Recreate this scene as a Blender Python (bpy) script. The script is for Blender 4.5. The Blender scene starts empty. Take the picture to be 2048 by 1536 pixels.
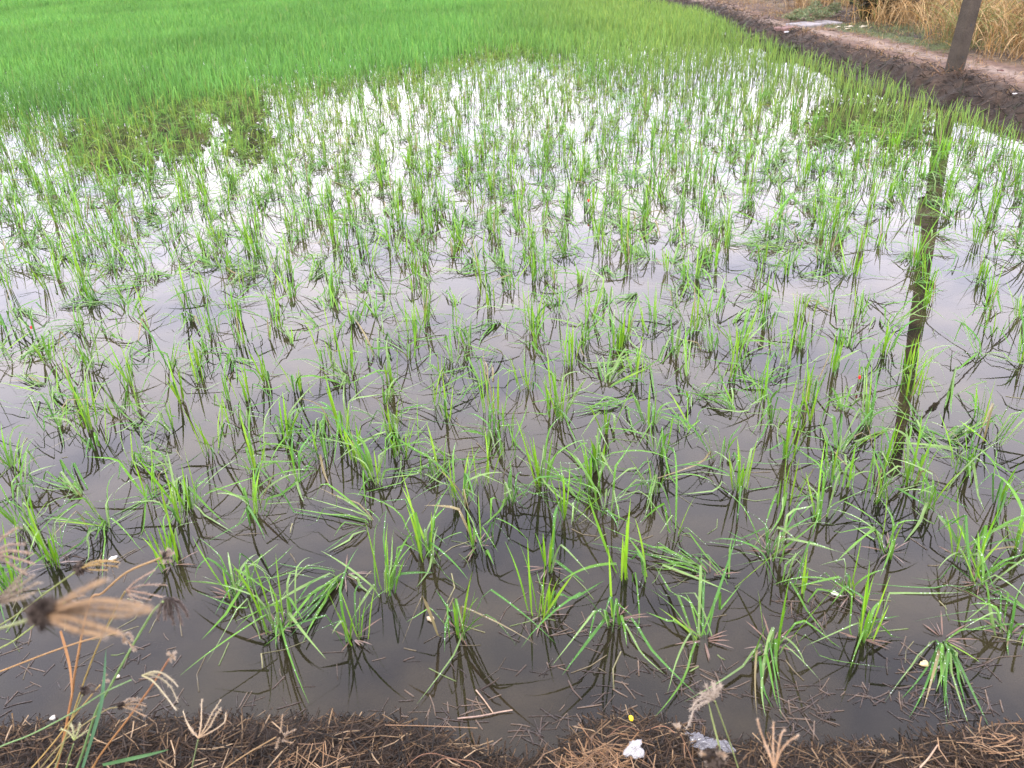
import bpy, math, random
import numpy as np
from mathutils import Vector, Matrix
random.seed(7); rng = np.random.default_rng(11)
S = bpy.context.scene
COL = S.collection

# ------------------------------------------------------------------ camera, sky, sun, exposure
F, CH = 1657.0, 1.70                       # focal length in pixels of the 2048 px wide photo, eye height over the water
PIT, ROL = math.radians(28.0), math.radians(2.5)
fw = Vector((0, math.cos(PIT), -math.sin(PIT))); rt = Vector((1, 0, 0)); up = Vector((0, math.sin(PIT), math.cos(PIT)))
cx = math.cos(ROL)*rt - math.sin(ROL)*up; cy = math.sin(ROL)*rt + math.cos(ROL)*up
cam_d = bpy.data.cameras.new("camera"); cam = bpy.data.objects.new("camera", cam_d); COL.objects.link(cam)
cam.matrix_world = Matrix.Translation((0, 0, CH)) @ Matrix(((cx.x, cy.x, -fw.x), (cx.y, cy.y, -fw.y), (cx.z, cy.z, -fw.z))).to_4x4()
cam_d.sensor_width = 36; cam_d.lens = F/2048*36; cam_d.clip_start = .05; cam_d.clip_end = 2000
cam_d.dof.use_dof = True; cam_d.dof.focus_distance = 3.6; cam_d.dof.aperture_fstop = 7.5
S.camera = cam
SUN_EL, SUN_AZ = math.radians(52), math.radians(200)      # behind the camera, a little to the left
w = bpy.data.worlds.new("World"); S.world = w; w.use_nodes = True
nt = w.node_tree; N = nt.nodes; Lk = nt.links
bg = N["Background"]; bg.inputs[1].default_value = 0.1
sky = N.new("ShaderNodeTexSky"); sky.sky_type = 'NISHITA'; sky.sun_disc = False
sky.sun_elevation = SUN_EL; sky.sun_rotation = SUN_AZ; sky.dust_density = 3; sky.air_density = 1
tc = N.new("ShaderNodeTexCoord"); mp = N.new("ShaderNodeMapping"); mp.inputs['Scale'].default_value = (1, 1, 2.2)
nz = N.new("ShaderNodeTexNoise"); nz.inputs['Scale'].default_value = 5.5; nz.inputs['Detail'].default_value = 7; nz.inputs['Roughness'].default_value = .55
cr = N.new("ShaderNodeValToRGB")
cr.color_ramp.elements[0].position = .38; cr.color_ramp.elements[0].color = (.70, .69, .84, 1)
cr.color_ramp.elements[1].position = .62; cr.color_ramp.elements[1].color = (.97, .92, 1.0, 1)
e = cr.color_ramp.elements.new(.5); e.color = (.87, .83, .96, 1)
sx = N.new("ShaderNodeSeparateXYZ"); mr = N.new("ShaderNodeMapRange")
mr.interpolation_type = 'SMOOTHSTEP'; mr.inputs['From Min'].default_value = .40; mr.inputs['From Max'].default_value = .85
mr.inputs['To Min'].default_value = 27; mr.inputs['To Max'].default_value = 13.5
vm = N.new("ShaderNodeVectorMath"); vm.operation = 'SCALE'
mx = N.new("ShaderNodeMix"); mx.data_type = 'RGBA'; mx.inputs['Factor'].default_value = .86
Lk.new(tc.outputs['Generated'], mp.inputs[0]); Lk.new(mp.outputs[0], nz.inputs['Vector']); Lk.new(nz.outputs[0], cr.inputs[0])
Lk.new(tc.outputs['Generated'], sx.inputs[0]); Lk.new(sx.outputs['Z'], mr.inputs['Value'])
Lk.new(cr.outputs[0], vm.inputs[0]); Lk.new(mr.outputs[0], vm.inputs['Scale'])
Lk.new(sky.outputs[0], mx.inputs['A']); Lk.new(vm.outputs[0], mx.inputs['B']); Lk.new(mx.outputs['Result'], bg.inputs[0])
sd = bpy.data.lights.new("sun", 'SUN'); sd.energy = 1.6; sd.angle = math.radians(18); sd.color = (1, .95, .88)
so = bpy.data.objects.new("sun", sd); COL.objects.link(so)
sv = Vector((math.sin(SUN_AZ)*math.cos(SUN_EL), math.cos(SUN_AZ)*math.cos(SUN_EL), math.sin(SUN_EL)))
so.rotation_euler = sv.to_track_quat('Z', 'Y').to_euler(); so.location = (0, -5, 20)
S.view_settings.view_transform = 'Standard'; S.view_settings.look = 'None'; S.view_settings.exposure = 1.34; S.view_settings.gamma = 1
S.cycles.max_bounces = 7; S.cycles.transparent_max_bounces = 12; S.cycles.caustics_reflective = False; S.cycles.caustics_refractive = False

# ------------------------------------------------------------------ helpers
def ray(px, py):
    return (fw + cx*((px-1024)/F) - cy*((py-768)/F))
def G(px, py, z=0.0):                       # photo pixel -> point at height z
    d = ray(px, py); t = (z-CH)/d.z
    return Vector((d.x*t, d.y*t, z))
def AT(px, py, depth):                      # photo pixel -> point at a depth in front of the eye
    return Vector((0, 0, CH)) + ray(px, py)*depth
def proj(p):
    v = Vector(p)-Vector((0, 0, CH)); z = v.dot(fw)
    return (1024+F*v.dot(cx)/z, 768-F*v.dot(cy)/z) if z > .05 else (-9999, -9999)
def noise2(x, y, seed=0, oct=4):            # smooth value noise on arrays
    x = np.asarray(x, float); y = np.asarray(y, float); out = 0; amp = 1; tot = 0
    for o in range(oct):
        f = 2.0**o; X = x*f+seed*17.3+o*5.1; Y = y*f-seed*9.7+o*3.3
        xi = np.floor(X); yi = np.floor(Y); fx = X-xi; fy = Y-yi; fx = fx*fx*(3-2*fx); fy = fy*fy*(3-2*fy)
        def h(a, b):
            v = np.sin(a*127.1+b*311.7+seed*74.7)*43758.5453
            return v-np.floor(v)
        v = (h(xi, yi)*(1-fx)+h(xi+1, yi)*fx)*(1-fy)+(h(xi, yi+1)*(1-fx)+h(xi+1, yi+1)*fx)*fy
        out = out+amp*(v*2-1); tot += amp; amp *= .5
    return out/tot
def ss(a, b, v):
    t = np.clip((v-a)/(b-a), 0, 1); return t*t*(3-2*t)

def tag(o, label=None, cat=None, group=None, kind=None):
    if label: o['label'] = label
    if cat: o['category'] = cat
    if group: o['group'] = group
    if kind: o['kind'] = kind
    return o
def empty(name, loc):
    o = bpy.data.objects.new(name, None); COL.objects.link(o); o.location = loc; o.empty_display_size = .05
    return o
class MB:                                    # collects vertices, faces, per-vertex colours, per-face material slots
    def __init__(s): s.v = []; s.f = []; s.c = []; s.m = []; s.n = 0
    def add(s, v, f, c=None, mi=0):
        v = np.asarray(v, float).reshape(-1, 3); f = np.asarray(f, np.int64)
        if c is None: c = (1, 1, 1)
        c = np.broadcast_to(np.asarray(c, float), (len(v), 3))
        s.v.append(v); s.c.append(c); s.f.append(f+s.n); s.m.append(np.full(len(f), mi)); s.n += len(v)
    def build(s, name, mats, parent=None, smooth=True, origin=None):
        V = np.concatenate(s.v); C = np.concatenate(s.c)
        if origin is not None: V = V-np.array(origin)
        quads = [f for f in s.f if f.shape[1] == 4]; tris = [f for f in s.f if f.shape[1] == 3]
        mq = [m for f, m in zip(s.f, s.m) if f.shape[1] == 4]; mt = [m for f, m in zip(s.f, s.m) if f.shape[1] == 3]
        loops = np.concatenate([x.ravel() for x in quads+tris]); nq = sum(len(q) for q in quads); ntr = sum(len(q) for q in tris)
        starts = np.concatenate([np.arange(nq)*4, nq*4+np.arange(ntr)*3])
        me = bpy.data.meshes.new(name)
        me.vertices.add(len(V)); me.vertices.foreach_set('co', V.astype(np.float32).ravel())
        me.loops.add(len(loops)); me.loops.foreach_set('vertex_index', loops.astype(np.int32))
        me.polygons.add(nq+ntr); me.polygons.foreach_set('loop_start', starts.astype(np.int32))
        me.polygons.foreach_set('material_index', np.concatenate(mq+mt).astype(np.int32))
        me.polygons.foreach_set('use_smooth', np.full(nq+ntr, smooth))
        me.update(calc_edges=True)
        a = me.color_attributes.new('tint', 'FLOAT_COLOR', 'POINT')
        a.data.foreach_set('color', np.concatenate([C, np.ones((len(C), 1))], 1).astype(np.float32).ravel())
        for m in (mats if isinstance(mats, (list, tuple)) else [mats]): me.materials.append(m)
        o = bpy.data.objects.new(name, me); COL.objects.link(o)
        if origin is not None: o.location = origin
        if parent is not None:
            o.parent = parent
            if origin is not None: o.location = Vector(origin)-parent.location
        return o

def ribbons(mb, base, az, th0, curv, L, W, seg=6, nc=2, kink=None, kang=None, twist=0, wander=0, zmin=.004,
            c0=(1, 1, 1), c1=None, taper=.55, mi=0, stem=.45):
    """many leaf blades at once: a ribbon from each base point, bending over by curv, kinked at kink by kang"""
    base = np.asarray(base, float).reshape(-1, 3); n = len(base)
    B = lambda a: np.broadcast_to(np.asarray(a, float), (n,)).copy()
    az, th0, curv, L, W, twist, wander = map(B, (az, th0, curv, L, W, twist, wander))
    kink = B(2.0 if kink is None else kink); kang = B(0 if kang is None else kang); zmin = B(zmin)
    P = base.copy(); rows = []; c0 = np.broadcast_to(np.asarray(c0, float), (n, 3)); c1 = c0 if c1 is None else np.broadcast_to(np.asarray(c1, float), (n, 3))
    cols = []
    for i in range(seg+1):
        s = i/seg
        th = np.clip(th0+curv*s*s+kang/(1+np.exp(-(s-kink)*70)), 0, 3.0); a = az+wander*s
        D = np.stack([np.sin(th)*np.cos(a), np.sin(th)*np.sin(a), np.cos(th)], 1)
        side = np.stack([-np.sin(a), np.cos(a), np.zeros(n)], 1); nor = np.cross(D, side)
        t = twist*(.3+s); sd_ = side*np.cos(t)[:, None]+nor*np.sin(t)[:, None]; nr_ = np.cross(D, sd_)
        wp = (stem+(1-stem)*min(1, s/.3))*(1-max(0, (s-taper)/(1-taper))**1.6) if s < 1 else .03
        h = (W*wp*.5)[:, None]
        if nc == 2: rows.append(np.stack([P-sd_*h, P+sd_*h], 1))
        else: rows.append(np.stack([P-sd_*h, P-nr_*h*.35, P+sd_*h], 1))
        cols.append(np.repeat((c0*(1-s)+c1*s)[:, None, :], nc, 1))
        step = D*(L/seg)[:, None]; low = P[:, 2]+step[:, 2] < zmin
        if low.any():
            k = np.where(low)[0]; hz = np.stack([np.cos(a[k]), np.sin(a[k])], 1)*(L[k]/seg)[:, None]*.97
            step[k, :2] = hz; step[k, 2] = zmin[k]-P[k, 2]
        P = P+step
    V = np.stack(rows, 1)                    # n, seg+1, nc, 3
    C = np.stack(cols, 1)
    idx = np.arange(n*(seg+1)*nc).reshape(n, seg+1, nc)
    fs = []
    for j in range(nc-1):
        fs.append(np.stack([idx[:, :-1, j], idx[:, :-1, j+1], idx[:, 1:, j+1], idx[:, 1:, j]], -1).reshape(-1, 4))
    mb.add(V.reshape(-1, 3), np.concatenate(fs), C.reshape(-1, 3), mi)
    return V

def smooth_line(pts, k=5):
    pts = [Vector(p) for p in pts]
    if len(pts) < 3: return [pts[0].lerp(pts[-1], i/k) for i in range(k+1)]
    out = []; q = [pts[0]*2-pts[1]]+pts+[pts[-1]*2-pts[-2]]
    for i in range(1, len(q)-2):
        for j in range(k):
            t = j/k; a, b, c, d = q[i-1], q[i], q[i+1], q[i+2]
            out.append(.5*((2*b)+(c-a)*t+(2*a-5*b+4*c-d)*t*t+(3*b-a-3*c+d)*t*t*t))
    out.append(pts[-1]); return out
def tube(mb, pts, r0, r1, ns=6, c0=(1, 1, 1), c1=None, mi=0, flat=1.0):
    c1 = c0 if c1 is None else c1; n = len(pts); V = []; C = []
    for i, p in enumerate(pts):
        t = (pts[min(i+1, n-1)]-pts[max(i-1, 0)]).normalized()
        a = t.cross(Vector((0, 0, 1))); a = a.normalized() if a.length > 1e-3 else Vector((1, 0, 0)); b = t.cross(a)
        s = i/(n-1); r = r0*(1-s)+r1*s
        for k in range(ns):
            g = 2*math.pi*k/ns; V.append(p+a*math.cos(g)*r+b*math.sin(g)*r*flat); C.append([c0[j]*(1-s)+c1[j]*s for j in range(3)])
    f = [(i*ns+k, i*ns+(k+1) % ns, (i+1)*ns+(k+1) % ns, (i+1)*ns+k) for i in range(n-1) for k in range(ns)]
    mb.add([tuple(v) for v in V], f, C, mi)
    for i0 in (0, n-1):                      # close the ends
        c = pts[i0]; mb.add([tuple(c)]+[tuple(v) for v in V[i0*ns:i0*ns+ns]], [(0, 1+k, 1+(k+1) % ns) for k in range(ns)], [C[i0*ns]]*(ns+1), mi)

def mat(name, rough=.6, spec=.4, trans=0, fixed=None, bump=0, bscale=60, var=0, vscale=20, sheen=0, coat=0):
    m = bpy.data.materials.new(name); m.use_nodes = True; t = m.node_tree; n = t.nodes; l = t.links
    b = n['Principled BSDF']; b.inputs['Roughness'].default_value = rough; b.inputs['Specular IOR Level'].default_value = spec
    b.inputs['Coat Weight'].default_value = coat; b.inputs['Coat Roughness'].default_value = .15
    if fixed is None:
        a = n.new('ShaderNodeAttribute'); a.attribute_name = 'tint'; col = a.outputs['Color']
    else:
        a = n.new('ShaderNodeRGB'); a.outputs[0].default_value = (*fixed, 1); col = a.outputs[0]
    tcn = n.new('ShaderNodeTexCoord')
    if var:
        z = n.new('ShaderNodeTexNoise'); z.inputs['Scale'].default_value = vscale; z.inputs['Detail'].default_value = 6
        l.new(tcn.outputs['Object'], z.inputs['Vector'])
        r = n.new('ShaderNodeMapRange'); r.inputs['From Min'].default_value = .25; r.inputs['From Max'].default_value = .75
        r.inputs['To Min'].default_value = 1-var; r.inputs['To Max'].default_value = 1+var
        v = n.new('ShaderNodeVectorMath'); v.operation = 'SCALE'
        l.new(z.outputs[0], r.inputs['Value']); l.new(col, v.inputs[0]); l.new(r.outputs[0], v.inputs['Scale']); col = v.outputs[0]
    l.new(col, b.inputs['Base Color'])
    if bump:
        z = n.new('ShaderNodeTexNoise'); z.inputs['Scale'].default_value = bscale; z.inputs['Detail'].default_value = 8
        l.new(tcn.outputs['Object'], z.inputs['Vector'])
        bp = n.new('ShaderNodeBump'); bp.inputs['Strength'].default_value = bump; bp.inputs['Distance'].default_value = .02
        l.new(z.outputs[0], bp.inputs['Height']); l.new(bp.outputs[0], b.inputs['Normal'])
    if trans:
        tr = n.new('ShaderNodeBsdfTranslucent'); l.new(col, tr.inputs[0]); ms = n.new('ShaderNodeMixShader'); ms.inputs[0].default_value = trans
        l.new(b.outputs[0], ms.inputs[1]); l.new(tr.outputs[0], ms.inputs[2]); l.new(ms.outputs[0], n['Material Output'].inputs[0])
    return m
M = dict(
    leaf=mat('rice_leaf', rough=.45, spec=.28, trans=.3, var=.15, vscale=30),
    field=mat('rice_leaf_far', rough=.6, spec=.25, trans=.3),
    dew=mat('dew', rough=.12, spec=.9, fixed=(.75, .8, .78)),
    dry=mat('dry_grass', rough=.7, spec=.25, trans=.2, var=.2, vscale=25),
    straw=mat('straw', rough=.62, spec=.3, var=.3, vscale=90),
    wet=mat('wet_straw', rough=.3, spec=.5, var=.3, vscale=80),
    ground=mat('earth', rough=.85, spec=.2, var=.45, vscale=9, bump=1.0, bscale=22),
    weed=mat('weed', rough=.55, spec=.3, trans=.25, var=.15),
    bark=mat('bark', rough=.9, spec=.1, var=.3, bump=.8, bscale=12),
    concrete=mat('old_concrete', rough=.85, spec=.2, var=.35, vscale=7, bump=.6, bscale=60),
    cable=mat('cable', rough=.5, fixed=(.015, .015, .015)),
)

# ------------------------------------------------------------------ the ground sheet
NSX = [-400, -1.34, -.7, -.42, -.28, -.13, -.03, .06, .17, .26, .35, .5, .65, .9, 1.08, 1.19, 400]
NSY = [1.46, 1.46, 1.445, 1.43, 1.40, 1.33, 1.29, 1.31, 1.395, 1.41, 1.37, 1.31, 1.29, 1.295, 1.32, 1.34, 1.375]
def near_shore(x): return np.interp(x, NSX, NSY)+.012*noise2(np.asarray(x)*9, np.asarray(x)*0, 3, 3)
BK = np.array([(4.85, -60), (4.85, 7.3), (4.62, 10), (4.5, 13), (4.6, 17), (4.9, 21), (4.5, 25), (3.2, 28.6), (.5, 31.6), (-6, 36.5), (-25, 47), (-90, 66)], float)
def bank_u(x, y):                           # signed distance from the far waterline (positive on the bank)
    x = np.asarray(x, float); y = np.asarray(y, float); best = np.full(np.broadcast(x, y).shape, 1e9); sg = np.zeros_like(best)
    for a, b in zip(BK[:-1], BK[1:]):
        d = b-a; t = np.clip(((x-a[0])*d[0]+(y-a[1])*d[1])/(d@d), 0, 1)
        qx = x-a[0]-t*d[0]; qy = y-a[1]-t*d[1]; r = np.hypot(qx, qy); s = np.where(d[0]*qy-d[1]*qx < 0, 1, -1)
        k = r < best; best = np.where(k, r, best); sg = np.where(k, s, sg)
    return best*sg + .10*noise2(x*1.1, y*1.1, 5, 3)
def height(x, y):
    x = np.asarray(x, float); y = np.asarray(y, float)
    n1 = noise2(x*1.3, y*1.3, 1, 4); n2 = noise2(x*9, y*9, 2, 4)
    z = -.085+.025*n1+.006*n2
    ns = near_shore(x)-y                      # >0 on the near bank
    zb = -.05+.085*ss(-.12, .07, ns)+.06*ss(.05, .4, ns)+.012*n2*ss(-.02, .1, ns)
    z = np.where(ns > -.3, np.maximum(z, zb+0*z), z)
    u = bank_u(x, y)
    zr = -.09+.11*ss(-.3, .05, u)+.20*ss(0, .42, u)+.03*ss(.5, 3, u)+ss(-.1, .1, u)*(.03*n1+.075*n2*(1-.7*ss(.42, .7, u))+.02*noise2(x*26, y*26, 12, 2))
    z = np.maximum(z, np.where(u > -.5, zr, -1))
    return z
def steps(*seg):
    out = []
    for a, b, d in seg: out += list(np.arange(a, b, d))
    return np.array(out+[seg[-1][1]])
gx = steps((-500, -100, 100), (-100, -20, 10), (-20, -3, 1), (-3, 3, .03), (3, 4, .1), (4, 9, .06), (9, 14, .25), (14, 40, 2), (40, 500, 60))
gy = steps((-300, -20, 60), (-20, 0, 2), (0, 1, .1), (1, 1.8, .025), (1.8, 6, .12), (6, 20, .09), (20, 34, .2), (34, 70, 1.2), (70, 500, 50))
X, Y = np.meshgrid(gx, gy); Z = height(X, Y)
u = bank_u(X, Y); ns = near_shore(X)-Y; n3 = noise2(X*2.2, Y*2.2, 8, 5); n4 = noise2(X*6, Y*6, 9, 4)
mud = np.array((.030, .024, .016)); C = np.broadcast_to(mud, X.shape+(3,)).copy()
def lay(mask, col):
    global C
    mask = np.clip(mask, 0, 1)[..., None]; C = C*(1-mask)+np.array(col)*mask
lay(ss(-.03, .04, ns), (.022, .015, .011))
lay(ss(.0, .06, ns)*ss(.0, .5, n4), (.030, .019, .012))
lay(ss(-.2, .0, u), (.020, .014, .010))
lay(ss(.05, .3, u)*ss(.0, .35, n4)*.8, (.050, .033, .022))
lay(ss(.34, .5, u+.16*n3)*.75, (.070, .042, .026))
lay(ss(.3, .4, u)*ss(.1, .4, n4)*.6, (.025, .017, .012))
PATH = [G(px, py, .25) for px, py in ((1300, -14), (1380, -6), (1440, 8), (1500, 32), (1560, 43), (1650, 62), (1750, 82), (1850, 103), (1890, 112), (1960, 128), (2048, 148), (2200, 185), (2600, 300))]
pd = np.full(X.shape, 1e9)
for pa, pb in zip(PATH[:-1], PATH[1:]):
    dx, dy = pb.x-pa.x, pb.y-pa.y; tt = np.clip(((X-pa.x)*dx+(Y-pa.y)*dy)/(dx*dx+dy*dy), 0, 1); pd = np.minimum(pd, np.hypot(X-pa.x-tt*dx, Y-pa.y-tt*dy))
lay(ss(1.2, 1.5, u+.2*n3), (.085, .060, .035))
lay((1-ss(.24, .5, pd+.16*n3))*.55*ss(.3, .5, u+.1*n4), (.13, .082, .062))
lay((1-ss(.07, .20, pd+.10*n3))*ss(.3, .45, u+.1*n4), (.155, .115, .092))
gp = ss(.22, .4, pd+.1*n3)*ss(.9, 1.1, u)*(1-ss(1.9, 2.4, u))*ss(11.2, 12, Y)*(1-ss(15.5, 16.5, Y))
lay(gp, (.05, .062, .025))
lay(ss(1.35, 1.7, u+.2*n4)*ss(.0, .2, n3)*(1-ss(2.9, 3.4, u)), (.022, .016, .013))
lay(ss(2.8, 3.6, u), (.035, .026, .014))
nx, ny = len(gx), len(gy); idx = np.arange(nx*ny).reshape(ny, nx)
fs = np.stack([idx[:-1, :-1], idx[:-1, 1:], idx[1:, 1:], idx[1:, :-1]], -1).reshape(-1, 4)
mb = MB(); mb.add(np.stack([X, Y, Z], -1).reshape(-1, 3), fs, C.reshape(-1, 3))
tag(mb.build('ground', M['ground']), 'dark muddy paddy bed rising to earth banks', kind='structure')

# ------------------------------------------------------------------ the water
wm = bpy.data.materials.new('paddy_water'); wm.use_nodes = True; t = wm.node_tree; n = t.nodes; l = t.links; n.remove(n['Principled BSDF'])
tcn = n.new('ShaderNodeTexCoord')
z1 = n.new('ShaderNodeTexNoise'); z1.inputs['Scale'].default_value = 2.6; z1.inputs['Detail'].default_value = 5; l.new(tcn.outputs['Object'], z1.inputs['Vector'])
ramp = n.new('ShaderNodeValToRGB'); ramp.color_ramp.elements[0].position = .40; ramp.color_ramp.elements[0].color = (.013, .012, .009, 1)
ramp.color_ramp.elements[1].position = .62; ramp.color_ramp.elements[1].color = (.045, .036, .020, 1); l.new(z1.outputs[0], ramp.inputs[0])
df = n.new('ShaderNodeBsdfDiffuse')
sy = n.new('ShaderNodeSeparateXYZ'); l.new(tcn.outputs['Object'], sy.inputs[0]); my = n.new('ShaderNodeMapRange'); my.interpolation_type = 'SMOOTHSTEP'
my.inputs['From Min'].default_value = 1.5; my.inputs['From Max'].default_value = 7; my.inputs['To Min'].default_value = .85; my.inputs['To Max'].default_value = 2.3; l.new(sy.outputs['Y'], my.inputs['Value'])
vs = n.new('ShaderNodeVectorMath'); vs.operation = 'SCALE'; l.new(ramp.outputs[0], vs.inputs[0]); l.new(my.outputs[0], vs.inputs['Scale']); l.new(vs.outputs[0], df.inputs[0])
tp = n.new('ShaderNodeBsdfTransparent'); tp.inputs[0].default_value = (.62, .56, .45, 1)
m1 = n.new('ShaderNodeMixShader'); m1.inputs[0].default_value = .5; l.new(df.outputs[0], m1.inputs[1]); l.new(tp.outputs[0], m1.inputs[2])
gl = n.new('ShaderNodeBsdfGlossy'); gl.inputs['Roughness'].default_value = .0
z2 = n.new('ShaderNodeTexNoise'); z2.inputs['Scale'].default_value = 3.5; z2.inputs['Detail'].default_value = 3; l.new(tcn.outputs['Object'], z2.inputs['Vector'])
bp = n.new('ShaderNodeBump'); bp.inputs['Strength'].default_value = .07; bp.inputs['Distance'].default_value = .004; l.new(z2.outputs[0], bp.inputs['Height'])
l.new(bp.outputs[0], gl.inputs['Normal'])
fr = n.new('ShaderNodeFresnel'); fr.inputs['IOR'].default_value = 1.42; l.new(bp.outputs[0], fr.inputs['Normal'])
m2 = n.new('ShaderNodeMixShader'); l.new(fr.outputs[0], m2.inputs[0]); l.new(m1.outputs[0], m2.inputs[1]); l.new(gl.outputs[0], m2.inputs[2])
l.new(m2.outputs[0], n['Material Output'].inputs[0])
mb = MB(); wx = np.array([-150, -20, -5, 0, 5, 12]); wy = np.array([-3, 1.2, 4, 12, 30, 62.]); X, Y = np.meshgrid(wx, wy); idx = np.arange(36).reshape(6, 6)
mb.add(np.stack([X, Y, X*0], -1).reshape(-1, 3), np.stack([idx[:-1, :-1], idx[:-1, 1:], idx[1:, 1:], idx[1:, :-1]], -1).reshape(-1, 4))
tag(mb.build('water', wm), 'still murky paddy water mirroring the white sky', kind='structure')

# ------------------------------------------------------------------ far trees (they show as the dark reflections in the paddy)
def leaf_cloud(mb, centre, rad, n, size, cols, squash=.8):
    k = rng.normal(size=(n, 3)); k /= np.linalg.norm(k, axis=1)[:, None]; k *= (rng.random(n)**.4)[:, None]*rad
    k[:, 2] *= squash; c = np.array(centre)+k
    a = rng.normal(size=(n, 3)); a /= np.linalg.norm(a, axis=1)[:, None]; b = np.cross(a, rng.normal(size=(n, 3))); b /= np.linalg.norm(b, axis=1)[:, None]
    s = (size*rng.uniform(.6, 1.4, n))[:, None]
    V = np.stack([c-a*s, c-b*s*.45, c+a*s, c+b*s*.45], 1).reshape(-1, 3)
    f = np.arange(4*n).reshape(n, 4); cc = np.array(cols)[rng.integers(0, len(cols), n)]
    mb.add(V, f, np.repeat(cc, 4, 0))
GREENS = [(.03, .07, .02), (.045, .09, .025), (.025, .05, .018), (.06, .10, .03)]
def tree(x, y, hgt, rad, label):
    z = float(height(x, y)); root = empty('tree', (x, y, z)); tag(root, label, 'tree', 'trees beyond the paddy')
    mb = MB(); top = Vector((x+.3, y, z+hgt*.55)); tube(mb, smooth_line([(x, y, z-.1), (x+.1, y, z+hgt*.3), top]), .22, .1, 8, (.08, .06, .045))
    cl = MB()
    for i in range(9):
        a = i*2.4; q = top+Vector((math.cos(a)*rad*.6, math.sin(a)*rad*.6, random.uniform(-.1, .35)*hgt))
        tube(mb, smooth_line([top-Vector((0, 0, hgt*.2)), top.lerp(q, .5), q]), .08, .03, 5, (.08, .06, .045)); leaf_cloud(cl, q, rad*.5, 900, .16, GREENS)
    mb.build('trunk', M['bark'], root, origin=root.location); cl.build('crown', M['weed'], root, origin=root.location)
tree(-21.5, 49, 10.5, 3.6, 'tall leafy tree beyond the far left end of the paddy')
tree(-15.5, 45, 8.0, 3.0, 'shorter round tree beyond the far left of the paddy')
mb = MB()
for i in range(46):
    tq = i/45; x = -34+46*tq; y = 62-14*tq+random.uniform(-2, 2); hh = random.uniform(2.2, 3.9)
    leaf_cloud(mb, (x, y, .3+hh*.5), hh*.62, 260, .2, GREENS, 1.0)
tag(mb.build('treeline', M['weed']), 'low hedge of dark green trees far beyond the paddy', 'trees', kind='stuff')

# ------------------------------------------------------------------ rice
FG = np.array([(.080, .220, .038), (.100, .25, .040), (.088, .225, .044), (.125, .265, .042), (.068, .19, .034)])
def rice_blades(mb, bx, by, nb, style, r, sc=1.0, hero=False, mi=0, tintv=1.0, drops=None):
    """one hill of rice: upright, bent or flattened blades"""
    base = np.stack([bx+r.normal(0, .011, nb), by+r.normal(0, .011, nb), np.full(nb, -.03)], 1)
    dom = r.uniform(0, 2*math.pi)
    az = r.uniform(0, 2*math.pi, nb)
    if style == 'upright':
        th = np.abs(r.normal(.10, .17, nb)); kp = r.random(nb) < .45
    elif style == 'bent':
        th = np.abs(r.normal(.25, .25, nb)); kp = r.random(nb) < .78; az = np.where(r.random(nb) < .6, dom+r.normal(0, .7, nb), az)
    elif r.random() < .5:
        th = np.abs(r.normal(.85, .4, nb)); kp = r.random(nb) < .88; az = np.where(r.random(nb) < .75, dom+r.normal(0, .6, nb), az)
    else:                                    # laid over in one bundle
        th = np.abs(r.normal(1.25, .2, nb)); kp = r.random(nb) < .9; az = np.where(r.random(nb) < .85, dom+r.normal(0, .22, nb), az)
    sc = sc*(.86 if hero else .84); L = r.uniform(.13, .36, nb)*sc*np.where(kp, 1.22, .92)
    sharp = r.random(nb) < .6; cv = np.where(kp, np.where(sharp, r.uniform(-.1, .35, nb), r.uniform(.3, 1.7, nb)), r.uniform(-.05, .45, nb)); kk = r.uniform(.15, .6, nb); ka = np.where(kp, np.where(sharp, r.uniform(1.1, 2.5, nb), r.uniform(.3, 1.4, nb)), 0)
    W = r.uniform(.0038, .0092, nb)*(.8+.2*sc)
    young = np.array([(.14, .30, .012), (.11, .27, .012), (.17, .31, .02)]); old_gloss = np.array([(.075, .20, .020), (.058, .17, .028), (.10, .235, .03), (.16, .26, .08)])  # palest tint of the older blades paints in dew and sky gloss
    c = np.where(kp[:, None], old_gloss[r.integers(0, 4, nb)], young[r.integers(0, 3, nb)])*r.uniform(.85, 1.25, (nb, 1))*tintv
    if mi == 1: c = FG[r.integers(0, 5, nb)]*r.uniform(.85, 1.2, (nb, 1))*np.array((1+.65*r.random(), 1.02, .85))
    deadt = (r.random(nb) < .03)[:, None]; c = np.where(deadt, np.array((.22, .18, .09)), c)
    c0 = c*.75+np.array((.05, .055, .012))*.25
    V = ribbons(mb, base, az, th, cv, L, W, seg=10 if hero else 7, nc=3 if hero else 2, kink=kk, kang=ka, twist=r.normal(0, .5, nb),
                wander=r.normal(0, .25, nb), zmin=r.uniform(.002, .02, nb), c0=c0, c1=c, taper=.5, mi=mi, stem=.5)
    if drops is not None:
        for q in np.where(kp)[0]:
            m = V[q].reshape(-1, V.shape[2], 3); nl = V.shape[2]-1
            for _ in range(int(drops*r.uniform(.5, 1.5))):
                k = r.integers(2, len(m)-1); f = r.random(); p = (m[k, 0]+m[k, nl])*.5*(1-f)+(m[k-1, 0]+m[k-1, nl])*.5*f; j = (m[k, 0]-m[k, nl])*r.uniform(-.4, .4); p = p+j+np.array((0, 0, .0008))
                s = (.0004+.0011*r.random()**2.2)*(1 if hero else 1.3); o = np.array([(1, 0, 0), (-1, 0, 0), (0, 1, 0), (0, -1, 0), (0, 0, 1), (0, 0, -1)])*s+p
                mb.add(o, [(0, 2, 4), (2, 1, 4), (1, 3, 4), (3, 0, 4), (2, 0, 5), (1, 2, 5), (3, 1, 5), (0, 3, 5)], (.8, .85, .8), 1)
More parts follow.
